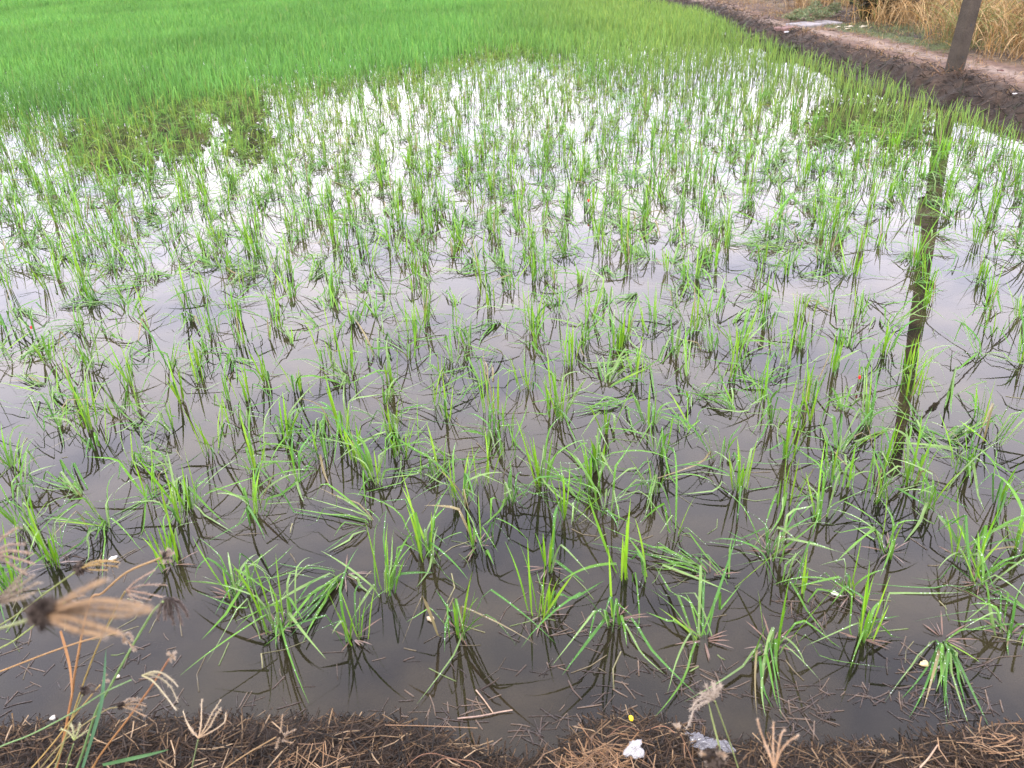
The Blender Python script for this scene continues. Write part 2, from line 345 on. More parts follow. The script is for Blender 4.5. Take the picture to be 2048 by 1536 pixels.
# (pixel x, pixel y, style, size) of the hills one can pick out in the photo
H = [(560,1258,'u',1.15),(705,1278,'u',1.0),(915,1260,'b',1.2),(1085,1232,'u',1.0),(1235,1238,'b',1.15),(1408,1282,'f',1.05),(1545,1292,'b',1.2),(1722,1278,'u',1.0),(1885,1278,'f',1.0),(2018,1272,'b',.9),
 (1255,1152,'u',1.0),(850,1108,'b',1.05),(1095,1136,'u',1.0),(775,1187,'b',1.05),(690,1150,'f',1.0),(470,1195,'b',.9),(345,1130,'u',.9),(205,1052,'f',1.0),(110,1128,'u',1.0),(60,1052,'b',1.1),(380,1012,'b',1.0),
 (510,1030,'b',1.1),(750,1045,'f',1.1),(1215,1022,'b',1.0),(1022,1002,'b',.9),(1355,1068,'b',1.0),(1540,1105,'b',1.0),(1420,1152,'f',1.1),(1560,1165,'b',1.0),(1780,1105,'b',1.0),(1920,1118,'u',1.1),(1958,1168,'f',1.1),(2042,1110,'b',1.0),
 (157,799,'u',1.0),(184,738,'u',1.1),(92,772,'f',1.0),(260,770,'u',1.0),(338,738,'b',1.1),(364,801,'u',1.0),(239,827,'b',1.0),(425,666,'u',1.0),(492,796,'u',1.1),(533,758,'u',.9),(196,897,'u',.95),(345,857,'b',1.1),(425,902,'u',1.2),(482,844,'b',.9),
 (567,881,'b',1.0),(646,915,'b',1.0),(690,861,'u',1.1),(67,833,'f',1.0),(120,857,'b',.9),(26,936,'b',1.1),(509,946,'b',1.0),(212,1042,'b',.9),(595,970,'b',.9),(349,1049,'u',1.0),(164,990,'f',.9),(362,953,'f',1.0),(268,930,'b',.8),
 (1389,663,'u',1.1),(1478,690,'b',1.0),(1601,628,'u',1.0),(1608,799,'u',1.1),(1724,765,'b',.9),(1570,731,'b',1.0),(1522,806,'b',1.0),(1440,919,'b',1.0),(1574,915,'u',.9),(1734,854,'b',1.0),(1820,792,'u',1.2),(1895,878,'f',.9),(1984,888,'b',1.0),
 (1820,967,'u',1.0),(1861,1018,'u',1.1),(1741,1004,'b',1.0),(1994,1001,'u',1.0),(1478,980,'b',.9),(1680,905,'f',1.0),(1929,946,'b',1.0),(1642,1038,'b',1.1),(1310,985,'b',.9),
 (704,645,'b',1.0),(768,675,'f',1.0),(828,670,'u',.9),(908,650,'b',.9),(1066,665,'u',1.3),(935,690,'b',1.0),(910,725,'b',1.0),(1140,735,'u',1.1),(975,770,'f',1.1),(1230,700,'u',1.1),(1176,640,'u',1.0),(1250,680,'b',1.0),(1212,765,'f',1.0),
 (1278,758,'u',1.0),(1110,790,'u',.8),(1122,838,'u',1.1),(982,830,'u',1.1),(768,805,'b',.8),(705,768,'f',.9),(870,812,'b',1.1),(785,860,'u',.7),(802,915,'u',1.0),(898,920,'f',1.0),(980,880,'b',1.0),(1018,915,'b',1.0),(1082,968,'u',1.15),
 (968,968,'u',1.0),(875,955,'b',1.0),(925,1000,'u',.9),(750,960,'b',1.0),(1298,850,'b',1.0),(1190,935,'b',1.0),(1318,905,'b',.9),(1138,1035,'u',.8),(1700,1190,'b',.8),(955,1090,'b',.8),(30,1180,'u',.9)]
STY = {'u': 'upright', 'b': 'bent', 'f': 'flattened'}
hills = [(float(G(x, y).x), float(G(x, y).y), STY[s], k, True) for x, y, s, k in H]
DB = sorted([(float(G(px, py).x), float(G(px, py).y)) for px, py in [(0,235),(80,262),(250,235),(480,182),(640,172),(760,155),(850,140),(1000,105),(1040,96),(1110,128),(1250,168),(1400,185),(1500,165),(1560,195),(1650,235),(1800,185),(1850,215),(1960,260),(2048,330)]])
DBX = [-14.]+[p[0] for p in DB]+[8.]; DBY = [14.]+[p[1] for p in DB]+[4.]
def dense(x, y): return y-np.interp(x, DBX, DBY)     # >0: inside the close-grown part of the field
def xlim(y): return .66*y+.7
# jittered sowing behind the picked-out hills
yy = 2.2
while yy < 20:
    sp = .172 if yy < 6.5 else .175
    xx = -min(xlim(yy), 12)
    while xx < 4.4:
        x = xx+random.uniform(-.1, .1); y = yy+random.uniform(-.1, .1); p = proj((x, y, 0))
        ok = (p[1] < 1040 or p[0] < -20 or p[0] > 2068) and dense(x, y) < .3 and bank_u(x, y) < -.05 and x < xlim(y)
        if ok and 1 < p[0]-1700 < 240 and 430 < p[1] < 1000 and random.random() < .35: ok = False
        if p[1] > 560 and ok and any((a[0]-x)**2+(a[1]-y)**2 < .017 for a in hills): ok = False
        if ok and random.random() < .93:
            s = random.choices(['upright', 'bent', 'flattened'], (.34, .30, .36) if y < 8.5 else (.6, .26, .14))[0]
            hills.append((x, y, s, random.uniform(.72, 1.12), False))
        xx += sp
    yy += sp
def inview(h):
    p = proj((h[0], h[1], .08)); return -40 < p[0] < 2088 and p[1] < 1600
hills.sort(key=lambda h: (not inview(h), math.hypot(h[0], h[1])))
single, rest = hills[:300], hills[300:]
def third(px): return 'left third' if px < 683 else ('middle' if px < 1365 else 'right third')
row1 = sorted([h for h in single if proj((h[0], h[1], 0))[1] > 1215 and h[4]], key=lambda h: proj((h[0], h[1], 0))[0])
row2 = sorted([h for h in single if 1085 < proj((h[0], h[1], 0))[1] <= 1215 and h[4]], key=lambda h: proj((h[0], h[1], 0))[0])
ORD = ['leftmost', 'second from the left', 'third from the left', 'fourth from the left', 'fifth from the left', 'sixth from the left', 'seventh from the left', 'eighth from the left',
       'ninth from the left', 'tenth from the left', 'eleventh from the left', 'twelfth from the left', 'thirteenth from the left', 'fourteenth from the left', 'fifteenth from the left', 'sixteenth from the left', 'seventeenth from the left', 'eighteenth from the left', 'rightmost', 'rightmost', 'rightmost', 'rightmost']
DESC = {'upright': 'upright green', 'bent': 'bent green', 'flattened': 'flattened green'}
for i, h in enumerate(single):
    r = np.random.default_rng(1000+int(abs(h[0]*977)+h[1]*7919)); x, y, st, k, hand = h
    dist = math.hypot(x, y); near = dist < 3.1
    mb = MB(); nb = int(r.integers(7, 19)) if hand else int(r.integers(6, 15))
    rice_blades(mb, x, y, nb, st, r, k, hero=near, drops=(11 if dist < 2.3 else 6 if near else 1.5))
    if r.random() < .5:                       # a second, thinner tiller beside it
        rice_blades(mb, x+r.normal(0, .035), y+r.normal(0, .035), int(r.integers(3, 6)), st, r, k*.85, hero=near)
    o = mb.build('rice_plant', [M['leaf'], M['dew']], origin=(x, y, 0))
    px, py = proj((x, y, 0))
    if h in row1: lab = '%s rice plant, %s in the front row by the bank' % (DESC[st], ORD[row1.index(h)])
    elif h in row2: lab = '%s rice plant, %s in the second row' % (DESC[st], ORD[row2.index(h)])
    else:
        zone = 'nearer middle rows' if py > 850 else ('middle rows' if py > 650 else 'farther open rows')
        lab = '%s rice plant in the %s, %s of the photo' % (DESC[st], zone, third(px))
    tag(o, lab, 'rice plant', 'young rice plants standing in the flooded paddy')
    if h in row1 or (h in row2 and r.random() < .6):   # withered leaf sheaths round the foot
        db = MB(); q = 9; a = r.uniform(0, 6.28, q)
        ribbons(db, np.stack([x+.012*np.cos(a), y+.012*np.sin(a), np.full(q, .004)], 1), a, r.uniform(1.2, 1.5, q), .3, r.uniform(.03, .09, q), .004, seg=3,
                zmin=.0015, twist=r.normal(0, .5, q), c0=(.09, .05, .035), c1=(.13, .08, .055))
        db.build('withered_sheath', M['wet'], o, origin=(x, y, 0)).location = (0, 0, 0)
# everything beyond: one mass
mb = MB()
for x, y, st, k, _ in rest:
    r = rng; rice_blades(mb, x, y, int(r.integers(9, 17)) if y < 8.5 else int(r.integers(7, 13)), st, r, k*(1.1 if y < 8 else 1), mi=1 if y > 7.5 else 0)
def mass(y0, y1, per, segs, wid, hs=1.0):
    A = (y1-y0)*(xlim(y1)+9); n_ = int(A*per); y = rng.uniform(y0, y1, n_); x = rng.uniform(-xlim(y1), 9, n_)
    x = np.where(rng.random(n_) < .7, x+0, x); k = (np.abs(x) < xlim(y)+.5)
    dn = dense(x, y)+1.1*noise2(x*.8, y*.7, 21, 4)+.15; uu = bank_u(x, y)
    p = ss(-1.3, 1.2, dn)**1.5*(1-ss(-.12, .02, uu))
    hole = noise2(x*.55, y*.8, 33, 3); p *= 1-.6*ss(.26, .55, hole)*(1-ss(18, 26, y))
    right = ss(-1.5, 3.5, x); p *= 1-.45*right*(1-ss(13, 19, y))
    k &= rng.random(n_) < p; x, y = x[k], y[k]; n_ = len(x)
    gxh = noise2(x*.4, y*.4, 41, 3); hv = (.24+.05*gxh)*hs; v = 1+.34*noise2(x*.45, y*.3, 55, 5)[:, None]
    c = FG[rng.integers(0, 5, n_)]*v*rng.uniform(.85, 1.15, (n_, 1)); rr = right[k][:, None]; c = c*(1-rr*.8)+c*np.array((1.62, 1.0, 1.1))*rr*.8
    tipd = (rng.random(n_) < .012)[:, None]; c = np.where(tipd, np.array((.18, .22, .07)), c)
    lean = rng.random(n_) < .3
    ribbons(mb, np.stack([x, y, np.zeros(n_)], 1), rng.uniform(0, 6.28, n_), np.abs(rng.normal(.1, .16, n_)), np.where(lean, rng.uniform(.8, 2.0, n_), rng.uniform(0, .6, n_)),
            hv*rng.uniform(.75, 1.35, n_), wid*rng.uniform(.7, 1.2, n_), seg=segs, twist=rng.normal(0, .7, n_), c0=c*.8, c1=c, mi=1, stem=.5)
    print('mass', y0, y1, n_)
mass(6, 10, 420, 4, .0075); mass(10, 15, 380, 4, .008); mass(15, 24, 360, 3, .0105, .95); mass(24, 38, 240, 3, .015, .95); mass(38, 64, 75, 2, .04, 1.1)
tag(mb.build('rice_field', [M['leaf'], M['field']]), 'dense green young rice filling the far part of the paddy', 'rice field', kind='stuff')

# ------------------------------------------------------------------ straw litter on the near bank and afloat
def straws(mb, x, y, z, L, W, cols, tilt=.12, bend=.25, mi=0):
    n_ = len(x); a = rng.uniform(0, 6.283, n_); d = np.stack([np.cos(a), np.sin(a), rng.normal(0, tilt, n_)], 1); d /= np.linalg.norm(d, axis=1)[:, None]
    sd_ = np.stack([-np.sin(a), np.cos(a), np.zeros(n_)], 1); upv = np.cross(d, sd_)*-1; upv = np.where(upv[:, 2:3] < 0, -upv, upv)
    P = np.stack([x, y, z], 1); b = rng.normal(0, bend, n_)[:, None]*L[:, None]*sd_*.5
    ctr = np.stack([P-d*L[:, None]/2, P+b*.5, P+d*L[:, None]/2], 1)   # n,3,3
    h = (W/2)[:, None, None]; s_ = sd_[:, None]*h; u_ = upv[:, None]*h*.6
    V = np.stack([ctr-s_, ctr+u_, ctr+s_, ctr-u_], 2)                # n,3,4,3
    idx = np.arange(n_*12).reshape(n_, 3, 4); fs = []
    for i in range(2):
        for j in range(4): fs.append(np.stack([idx[:, i, j], idx[:, i, (j+1) % 4], idx[:, i+1, (j+1) % 4], idx[:, i+1, j]], -1))
    fs += [idx[:, 0, :], idx[:, 2, ::-1]]
    mb.add(V.reshape(-1, 3), np.concatenate(fs), np.repeat(cols, 12, 0), mi)
DARK = np.array([(.014, .008, .004), (.022, .012, .006), (.038, .021, .010), (.007, .005, .003), (.085, .050, .024), (.022, .013, .006)])
TAN = np.array([(.16, .105, .055), (.24, .17, .10), (.11, .07, .035)])
def pick(A, n_): return A[rng.integers(0, len(A), n_)]*rng.uniform(.75, 1.2, (n_, 1))
mb = MB()
n_ = 34000; x = rng.uniform(-2.4, 2.4, n_); y = near_shore(x)+.015-np.abs(rng.normal(0, 1, n_))*0-rng.random(n_)*.75
lay_h = rng.random(n_); z = height(x, y)+.003+.022*lay_h*ss(0, .12, near_shore(x)-y+.03)
c = np.where((rng.random(n_) < .05+.16*(lay_h > .8))[:, None], pick(TAN, n_), pick(DARK, n_))
straws(mb, x, y, z, rng.uniform(.02, .095, n_), rng.uniform(.0009, .0038, n_), c, .2)
# golden drier heaps
for (px, py, sr, cnt) in [(1215, 1515, .045, 80), (1170, 1530, .04, 50), (2015, 1475, .05, 35), (640, 1525, .05, 25)]:
    g = G(px, py, .09); x = g.x+rng.normal(0, sr, cnt); y = g.y+rng.normal(0, sr*.6, cnt); z = height(x, y)+.03+.02*rng.random(cnt)
    straws(mb, x, y, z, rng.uniform(.03, .10, cnt), rng.uniform(.0012, .003, cnt), pick(np.array([(.17, .095, .045), (.10, .06, .035), (.24, .15, .08)]), cnt), .3)
# long curling roots
for px, py, R_, a0, a1 in [(880, 1520, .10, .2, 2.6), (905, 1528, .08, .1, 2.4), (1175, 1525, .1, 1.0, 2.6), (1290, 1470, .14, 1.0, 2.2)]:
    g = G(px, py, .1); pts = []
    for i in range(9):
        a = a0+(a1-a0)*i/8; X_ = g.x+R_*math.cos(a); Y_ = g.y-R_*.4+R_*math.sin(a)*.75; pts.append((X_, Y_, float(height(X_, Y_))+.03+.012*math.sin(i*1.3)))
    tube(mb, smooth_line(pts, 3), .0013, .0009, 5, (.17, .09, .05), (.12, .06, .035))
tag(mb.build('straw_litter', M['straw']), 'thick brown rotting straw covering the near bank', 'straw', kind='stuff')
mb = MB()
def afloat(px0, px1, py0, py1, cnt, ln=(.02, .07), cl=None):
    q = rng.random((cnt, 2)); pts = [G(px0+(px1-px0)*a, py0+(py1-py0)*b) for a, b in q]
    x = np.array([p.x for p in pts]); y = np.array([p.y for p in pts])
    keep = noise2(x*7, y*9, 61, 3) > -.18; x, y = x[keep], y[keep]; k = len(x)
    z = rng.choice([.0012, -.003, -.008], k, p=[.35, .3, .35])
    straws(mb, x, y, z, rng.uniform(*ln, k), rng.uniform(.0015, .0042, k), pick(np.array([(.035, .022, .016), (.055, .035, .024), (.022, .014, .011), (.10, .068, .045)]) if cl is None else cl, k), .004, .1)
afloat(1020, 1500, 1330, 1470, 420); afloat(1380, 2060, 1370, 1500, 1300); afloat(560, 1100, 1400, 1490, 260); afloat(-20, 360, 1270, 1440, 260); afloat(200, 620, 1400, 1450, 120)
afloat(1000, 1180, 1225, 1275, 60, (.03, .08)); afloat(1180, 1300, 1215, 1290, 45); afloat(1800, 1980, 1270, 1350, 170, (.03, .08)); afloat(1560, 1700, 1190, 1270, 110, (.03, .09)); afloat(130, 260, 1110, 1160, 50)
afloat(500, 2048, 1300, 1430, 160); afloat(0, 2048, 1000, 1300, 60)
q = 260; px = rng.uniform(0, 2048, q); py = rng.uniform(620, 1350, q); pp = [G(a, b) for a, b in zip(px, py)]
straws(mb, np.array([p.x for p in pp]), np.array([p.y for p in pp]), np.full(q, .001), rng.uniform(.02, .13, q), rng.uniform(.0015, .0045, q), pick(np.array([(.10, .14, .04), (.16, .15, .07), (.05, .035, .02), (.09, .07, .035)]), q), .002, .3)
tag(mb.build('floating_straw', M['wet']), 'loose brown straw and leaf bits afloat, thickest along the near bank', 'straw', kind='stuff')

# ------------------------------------------------------------------ right bank: grasses, weeds, slabs
def zmask(x, y): return height(x, y)
mb = MB()                                   # dry golden grass
GOLD = np.array([(.28, .165, .055), (.21, .12, .045), (.40, .28, .14), (.13, .085, .035), (.16, .16, .045), (.12, .15, .04)])
def dry(x0, x1, y0, y1, clumps, blades, L, spread, green=.0, cond=None, lw=.006):
    cxs = rng.uniform(x0, x1, clumps); cys = rng.uniform(y0, y1, clumps)
    for a, b in zip(cxs, cys):
        if cond and not cond(a, b): continue
        m = blades; base = np.stack([a+rng.normal(0, spread, m), b+rng.normal(0, spread, m), np.zeros(m)], 1); base[:, 2] = height(base[:, 0], base[:, 1])-.01
        c = pick(GOLD[:4] if rng.random() > green else GOLD[3:], m); dm = rng.uniform(0, 6.28)
        az = np.where(rng.random(m) < .5, dm+rng.normal(0, .7, m), rng.uniform(0, 6.28, m))
        ribbons(mb, base, az, np.abs(rng.normal(.35, .3, m)), rng.uniform(.9, 2.8, m), L*rng.uniform(.5, 1.25, m), lw*rng.uniform(.5, 1.1, m), seg=6,
                twist=rng.normal(0, .8, m), wander=rng.normal(0, .7, m), zmin=base[:, 2]+.02, c0=c*.8, c1=c)
ub = lambda a, b: bank_u(a, b)
dry(6.0, 13, 8, 26, 300, 20, .58, .26, .5, lambda a, b: ub(a, b) > 2.1+.4*noise2(a, b, 71) and noise2(a*.9, b*.9, 77, 3) > -.15 and not (15.5 < b < 19 and ub(a, b) < 3.1), .011)
dry(5.6, 9.0, 8.0, 10.9, 80, 20, .5, .16, .12, lambda a, b: ub(a, b) > 1.4, .010)
dry(5.8, 8.2, 10.6, 12.6, 70, 24, .75, .14, .6, lambda a, b: ub(a, b) > 1.65, .009)
dry(5.8, 8.4, 12.0, 16.2, 130, 24, .6, .14, .2, lambda a, b: ub(a, b) > 1.85, .009)
dry(5.6, 9, 18.0, 25, 90, 26, .7, .15, .1, lambda a, b: ub(a, b) > 1.6, .012)
dry(4.4, 7, 6, 26, 900, 9, .09, .07, .1, lambda a, b: .36 < ub(a, b) < 1.9 and random.random() < .7, .005)
dry(-6, 6, 26, 40, 160, 24, .45, .2, .35, lambda a, b: ub(a, b) > .8, .014)
m = 5200; y = rng.uniform(6.5, 26, m); x = rng.uniform(4.6, 8, m); uu = bank_u(x, y); k = (uu > .3) & (uu < 3.2) & (noise2(x*1.5, y*1.5, 81, 3) > -.25); x, y = x[k], y[k]; m = len(x)
straws(mb, x, y, height(x, y)+.012, rng.uniform(.04, .22, m), rng.uniform(.003, .008, m), pick(np.array([(.20, .12, .06), (.10, .06, .035), (.03, .02, .015), (.05, .032, .022), (.27, .18, .10)]), m), .25)
m = 6500; y = rng.uniform(6.0, 26, m); x = rng.uniform(4.2, 5.6, m); uu = bank_u(x, y); k = (uu > .0) & (uu < .55); x, y = x[k], y[k]; m = len(x)
straws(mb, x, y, height(x, y)+.008, rng.uniform(.04, .2, m), rng.uniform(.004, .012, m), pick(np.array([(.03, .02, .015), (.012, .009, .007), (.055, .036, .026), (.09, .06, .045), (.02, .022, .012)]), m), .45)
tag(mb.build('dry_grass', M['dry']), 'tangled golden dry grass along the right bank behind the path', 'dry grass', kind='stuff')
mb = MB(); m = 7000; x = rng.uniform(5, 8, m); y = rng.uniform(10.8, 15.6, m); uu = bank_u(x, y); k = (uu > 1.15+.1*noise2(x*3, y*3, 4)) & (uu < 2.3) & (y > 11.4); x, y = x[k], y[k]; m = len(x)
ribbons(mb, np.stack([x, y, height(x, y)], 1), rng.uniform(0, 6.28, m), rng.uniform(.1, .9, m), .8, rng.uniform(.03, .07, m), .006, seg=2, zmin=-1, c0=(.07, .09, .03), c1=(.11, .14, .05))
# sprigs on the dark slope
m = 3600; y = rng.uniform(6, 24, m); x = rng.uniform(4.3, 5.4, m); uu = bank_u(x, y); k = (uu > .0) & (uu < .42); x, y = x[k], y[k]; m = len(x)
ribbons(mb, np.stack([x, y, height(x, y)], 1), rng.uniform(0, 6.28, m), rng.uniform(.3, 1.3, m), .8, rng.uniform(.04, .13, m), .005, seg=3, zmin=-1, c0=(.015, .013, .01), c1=pick(np.array([(.05, .07, .03), (.06, .042, .03), (.02, .016, .014), (.012, .01, .01), (.10, .07, .05)]), m))
tag(mb.build('short_grass', M['weed']), 'short green grass patch beside the earth path', 'grass', kind='stuff')

def weed(px, py, z, rad, hgt, nb, label, group=None, dark=False, name='weed_bush'):
    g = G(px, py, z); g.z = float(height(g.x, g.y)); root = empty(name, g); tag(root, label, 'weed', group)
    st = MB(); lf = MB(); cols = [(.11, .15, .06), (.15, .19, .09), (.08, .11, .05), (.16, .14, .07)] if not dark else [(.03, .04, .022), (.05, .055, .03), (.07, .08, .045)]
    for i in range(nb):
        a = random.uniform(0, 6.28); q = Vector((g.x+math.cos(a)*rad*random.random(), g.y+math.sin(a)*rad*random.random(), g.z+hgt*random.uniform(.4, 1)))
        tube(st, [g, g.lerp(q, .5)+Vector((0, 0, .03)), q], .004, .002, 4, (.09, .09, .05)); leaf_cloud(lf, q, hgt*.5, 90, .02, cols, .5)
    st.build('stems', M['weed'], root, origin=g); lf.build('leaves', M['weed'], root, origin=g)
weed(1612, 30, .35, .5, .2, 18, 'grey green leafy weed behind the two pale slabs, nearer the rice')
weed(1650, 20, .35, .4, .24, 14, 'grey green leafy weed just right of the other behind the slabs')
weed(1482, 44, .3, .5, .14, 16, 'low grey green weed creeping on the bank edge beyond the stone')
weed(1440, 24, .3, .6, .16, 14, 'farthest low weed on the bend of the bank')
weed(1566, 66, .3, .25, .12, 14, 'dark weed hanging over the bank below the pinkish stone', dark=True)

def slab(px, py, sx_, sy_, th, rot, label, name, col, jag=.12):
    g = G(px, py, 0.25); zz = float(height(g.x, g.y)); nn = 14; mb = MB(); rr = random.Random(px)
    base = []
    corners = [(-1, -1), (1, -1), (1, 1), (-1, 1)]
    for k in range(4):
        a = corners[k]; b = corners[(k+1) % 4]
        for j in range(4):
            t_ = j/4; X_ = (a[0]*(1-t_)+b[0]*t_)*sx_/2*(1+rr.uniform(-jag, jag)*.6); Y_ = (a[1]*(1-t_)+b[1]*t_)*sy_/2*(1+rr.uniform(-jag, jag)*.6); base.append((X_, Y_))
    n1 = len(base); cs, sn = math.cos(rot), math.sin(rot); V = []
    for s, h in ((.97, -.05), (1, 0), (1, th*.8), (.96, th)):
        for X_, Y_ in base: V.append((g.x+(X_*cs-Y_*sn)*s, g.y+(X_*sn+Y_*cs)*s, zz+h+.03*X_*(h > 0)))
    V.append((g.x, g.y, zz+th*1.02)); f4 = [(r_*n1+k, r_*n1+(k+1) % n1, (r_+1)*n1+(k+1) % n1, (r_+1)*n1+k) for r_ in range(3) for k in range(n1)]
    mb.add(V, f4, col); mb.f.append(np.array([(3*n1+k, 3*n1+(k+1) % n1, 4*n1) for k in range(n1)])); mb.m.append(np.zeros(n1))
    tag(mb.build(name, M['concrete'], smooth=False, origin=(g.x, g.y, zz)), label, 'slab' if 'slab' in name else 'stone')
slab(1610, 48, .38, .60, .022, .25, 'pale flat concrete slab lying nearest the path edge', 'concrete_slab', (.21, .195, .20))
slab(1653, 43, .28, .62, .02, .15, 'pale flat concrete slab on the grass side, farther from the water', 'concrete_slab', (.20, .185, .19))
slab(1574, 52, .30, .34, .02, .2, 'pinkish flat stone at the brink of the bank above the dark weed', 'flat_stone', (.15, .09, .08))
def scraps(name, label, px, py, z, cnt, size, col, spread):
    g = G(px, py, z); g.z = float(height(g.x, g.y)) if z > .02 else z; mb = MB()
    for i in range(cnt):
        c_ = g+Vector((random.gauss(0, spread), random.gauss(0, spread), .004)); n6 = 7; V = []; a0 = random.random()*6
        for hh in (0, size*.16):
            for k in range(n6):
                rr_ = size*random.uniform(.5, 1)*(1 if hh == 0 else .8); V.append((c_.x+rr_*math.cos(a0+k*6.283/n6), c_.y+rr_*.6*math.sin(a0+k*6.283/n6), c_.z+hh+random.uniform(0, size*.25)))
        V.append((c_.x, c_.y, c_.z+size*.3))
        mb.add(V, [(k, (k+1) % n6, n6+(k+1) % n6, n6+k) for k in range(n6)], col); mb.f.append(np.array([(n6+k, n6+(k+1) % n6, 2*n6) for k in range(n6)])+mb.n-len(V)); mb.m.append(np.zeros(n6))
    return tag(mb.build(name, M['scrap'], smooth=False, origin=g), label, 'litter')
M['scrap'] = mat('scrap', rough=.6, spec=.4, trans=.15, var=.15, vscale=60)
scraps('husk_scraps', 'pale dry husks strewn right of the slabs on the bank', 1695, 52, .25, 8, .07, (.38, .34, .26), .16)
scraps('husk_scraps', 'pale husks by the grey green weeds behind the slabs', 1604, 36, .25, 6, .07, (.36, .31, .24), .14)
scraps('plastic_scrap', 'small white plastic scrap caught in the dark bank weed', 1578, 64, .2, 3, .05, (.5, .5, .52), .04)
scraps('plastic_scrap', 'whitish scrap on the dark bank slope left of the pole', 1782, 116, .2, 2, .035, (.45, .43, .42), .02)
scraps('clod', 'small reddish brown clod lying on the path right of the pole', 1999, 140, .25, 1, .05, (.07, .025, .02), .01)
scraps('plastic_scrap', 'small white scrap on the bank slope near the right edge', 2035, 178, .25, 2, .03, (.45, .43, .42), .02)
# shrub behind the path, leaving the frame; shade painted into stems and low leaves
g = G(1772, 22, .35); g.z = float(height(g.x, g.y)); root = empty('shrub', g); tag(root, 'shrub with shade painted into its dark stems and low leaves, standing behind the bare patch by the dry grass', 'shrub')
st = MB(); lf = MB()
for i in range(22):
    a = i*2.4; b0 = g+Vector((math.cos(a)*.45*random.random(), math.sin(a)*.4*random.random(), -.03)); q = g+Vector((math.cos(a)*.8, math.sin(a)*.7, 1.1+.5*random.random()))
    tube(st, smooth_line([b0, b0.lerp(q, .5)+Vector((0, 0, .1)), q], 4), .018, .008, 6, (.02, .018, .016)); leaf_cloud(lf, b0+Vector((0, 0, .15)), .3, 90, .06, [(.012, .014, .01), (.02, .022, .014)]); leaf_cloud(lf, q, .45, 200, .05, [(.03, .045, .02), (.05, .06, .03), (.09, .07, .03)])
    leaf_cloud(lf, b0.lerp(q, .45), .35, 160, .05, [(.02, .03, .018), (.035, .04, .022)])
st.build('stems', M['bark'], root, origin=g); lf.build('leaves', M['weed'], root, origin=g)

# ------------------------------------------------------------------ concrete power pole, its fittings and cable
B = G(1907, 146, .21); zb = float(height(B.x, B.y))
d = ray(1793, 945); T_ = Vector((d.x, d.y, d.z))*(B.y/d.y)+Vector((0, 0, CH)); top = Vector((T_.x, T_.y+.05, -T_.z))
axis = (top-B).normalized(); Lp = (top-B).length; sidev = Vector((math.cos(.30), math.sin(.30), 0)); sidev = (sidev-axis*sidev.dot(axis)).normalized(); depv = axis.cross(sidev)
root = empty('utility_pole', (B.x, B.y, zb)); tag(root, 'leaning grey square concrete power pole standing on the right bank', 'utility pole')
def wpole(s): return .152*(1-s)+.105*s
def pole_ring(s, grow=1.0):
    h = wpole(s)/2*grow; c_ = .82; p = B+axis*Lp*s
    return [tuple(p+sidev*h*a+depv*h*b) for a, b in ((-c_, -1), (c_, -1), (1, -c_), (1, c_), (c_, 1), (-c_, 1), (-1, c_), (-1, -c_))]
mb = MB(); V = []; ringn = 26
for i in range(ringn+1): V += pole_ring(-.09+1.09*i/ringn)
mb.add(V, [(i*8+k, i*8+(k+1) % 8, (i+1)*8+(k+1) % 8, (i+1)*8+k) for i in range(ringn) for k in range(8)]+[(ringn*8, ringn*8+1, ringn*8+2, ringn*8+3), (ringn*8, ringn*8+3, ringn*8+4, ringn*8+7), (ringn*8+4, ringn*8+5, ringn*8+6, ringn*8+7)], (.042, .034, .026))
mb.build('shaft', M['concrete'], root, smooth=False, origin=root.location)
def block(mb, c_, hx, hy, hz, col, ax=(sidev, depv, axis)):
    V = [tuple(c_+ax[0]*hx*a+ax[1]*hy*b+ax[2]*hz*e_) for a in (-1, 1) for b in (-1, 1) for e_ in (-1, 1)]
    mb.add(V, [(0, 1, 3, 2), (4, 6, 7, 5), (0, 4, 5, 1), (2, 3, 7, 6), (0, 2, 6, 4), (1, 5, 7, 3)], col)
for s in (.035, .10, .165, .23):             # bolt holes: dark plugs in the near face
    hb = MB(); p = B+axis*Lp*s-depv*(-wpole(s)/2) if depv.y < 0 else B+axis*Lp*s-depv*(wpole(s)/2)
    cc_ = p; ringv = [tuple(cc_+sidev*.013*math.cos(k*.785)+axis*.013*math.sin(k*.785)+(depv*.002 if depv.y < 0 else -depv*.002)) for k in range(8)]
    hb.add(ringv, [(0, 1, 2, 3), (0, 3, 4, 7), (4, 5, 6, 7)], (.01, .01, .01)); hb.build('bolt_hole', M['cable'], root, smooth=False, origin=root.location)
def s_at(py): return min(range(0, 101), key=lambda k: abs(proj((lambda q: (q.x, q.y, -q.z))(B+axis*Lp*k/100))[1]-py))/100
s1 = s_at(418); hb = MB(); block(hb, B+axis*Lp*s1-sidev*(wpole(s1)/2+.06), .058, .05, .17, (.14, .13, .10)); hb.build('meter_box', M['concrete'], root, smooth=False, origin=root.location)
s2 = s_at(572); hb = MB(); block(hb, B+axis*Lp*s2, .155, .035, .035, (.06, .055, .05)); hb.build('crossarm', M['concrete'], root, smooth=False, origin=root.location)
s3 = s_at(870); hb = MB(); block(hb, B+axis*Lp*s3+depv*.002, wpole(s3)/2+.014, wpole(s3)/2+.014, .03, (.05, .05, .05)); hb.build('clamp_band', M['concrete'], root, smooth=False, origin=root.location)
hb = MB(); pc = B+axis*Lp*.985; tube(hb, [pc-sidev*.02-axis*.05, pc-sidev*.02, pc-sidev*.02+axis*.08, pc-sidev*.02+axis*.13], .10, .07, 10, (.05, .045, .04)); hb.build('insulator', M['cable'], root, origin=root.location)
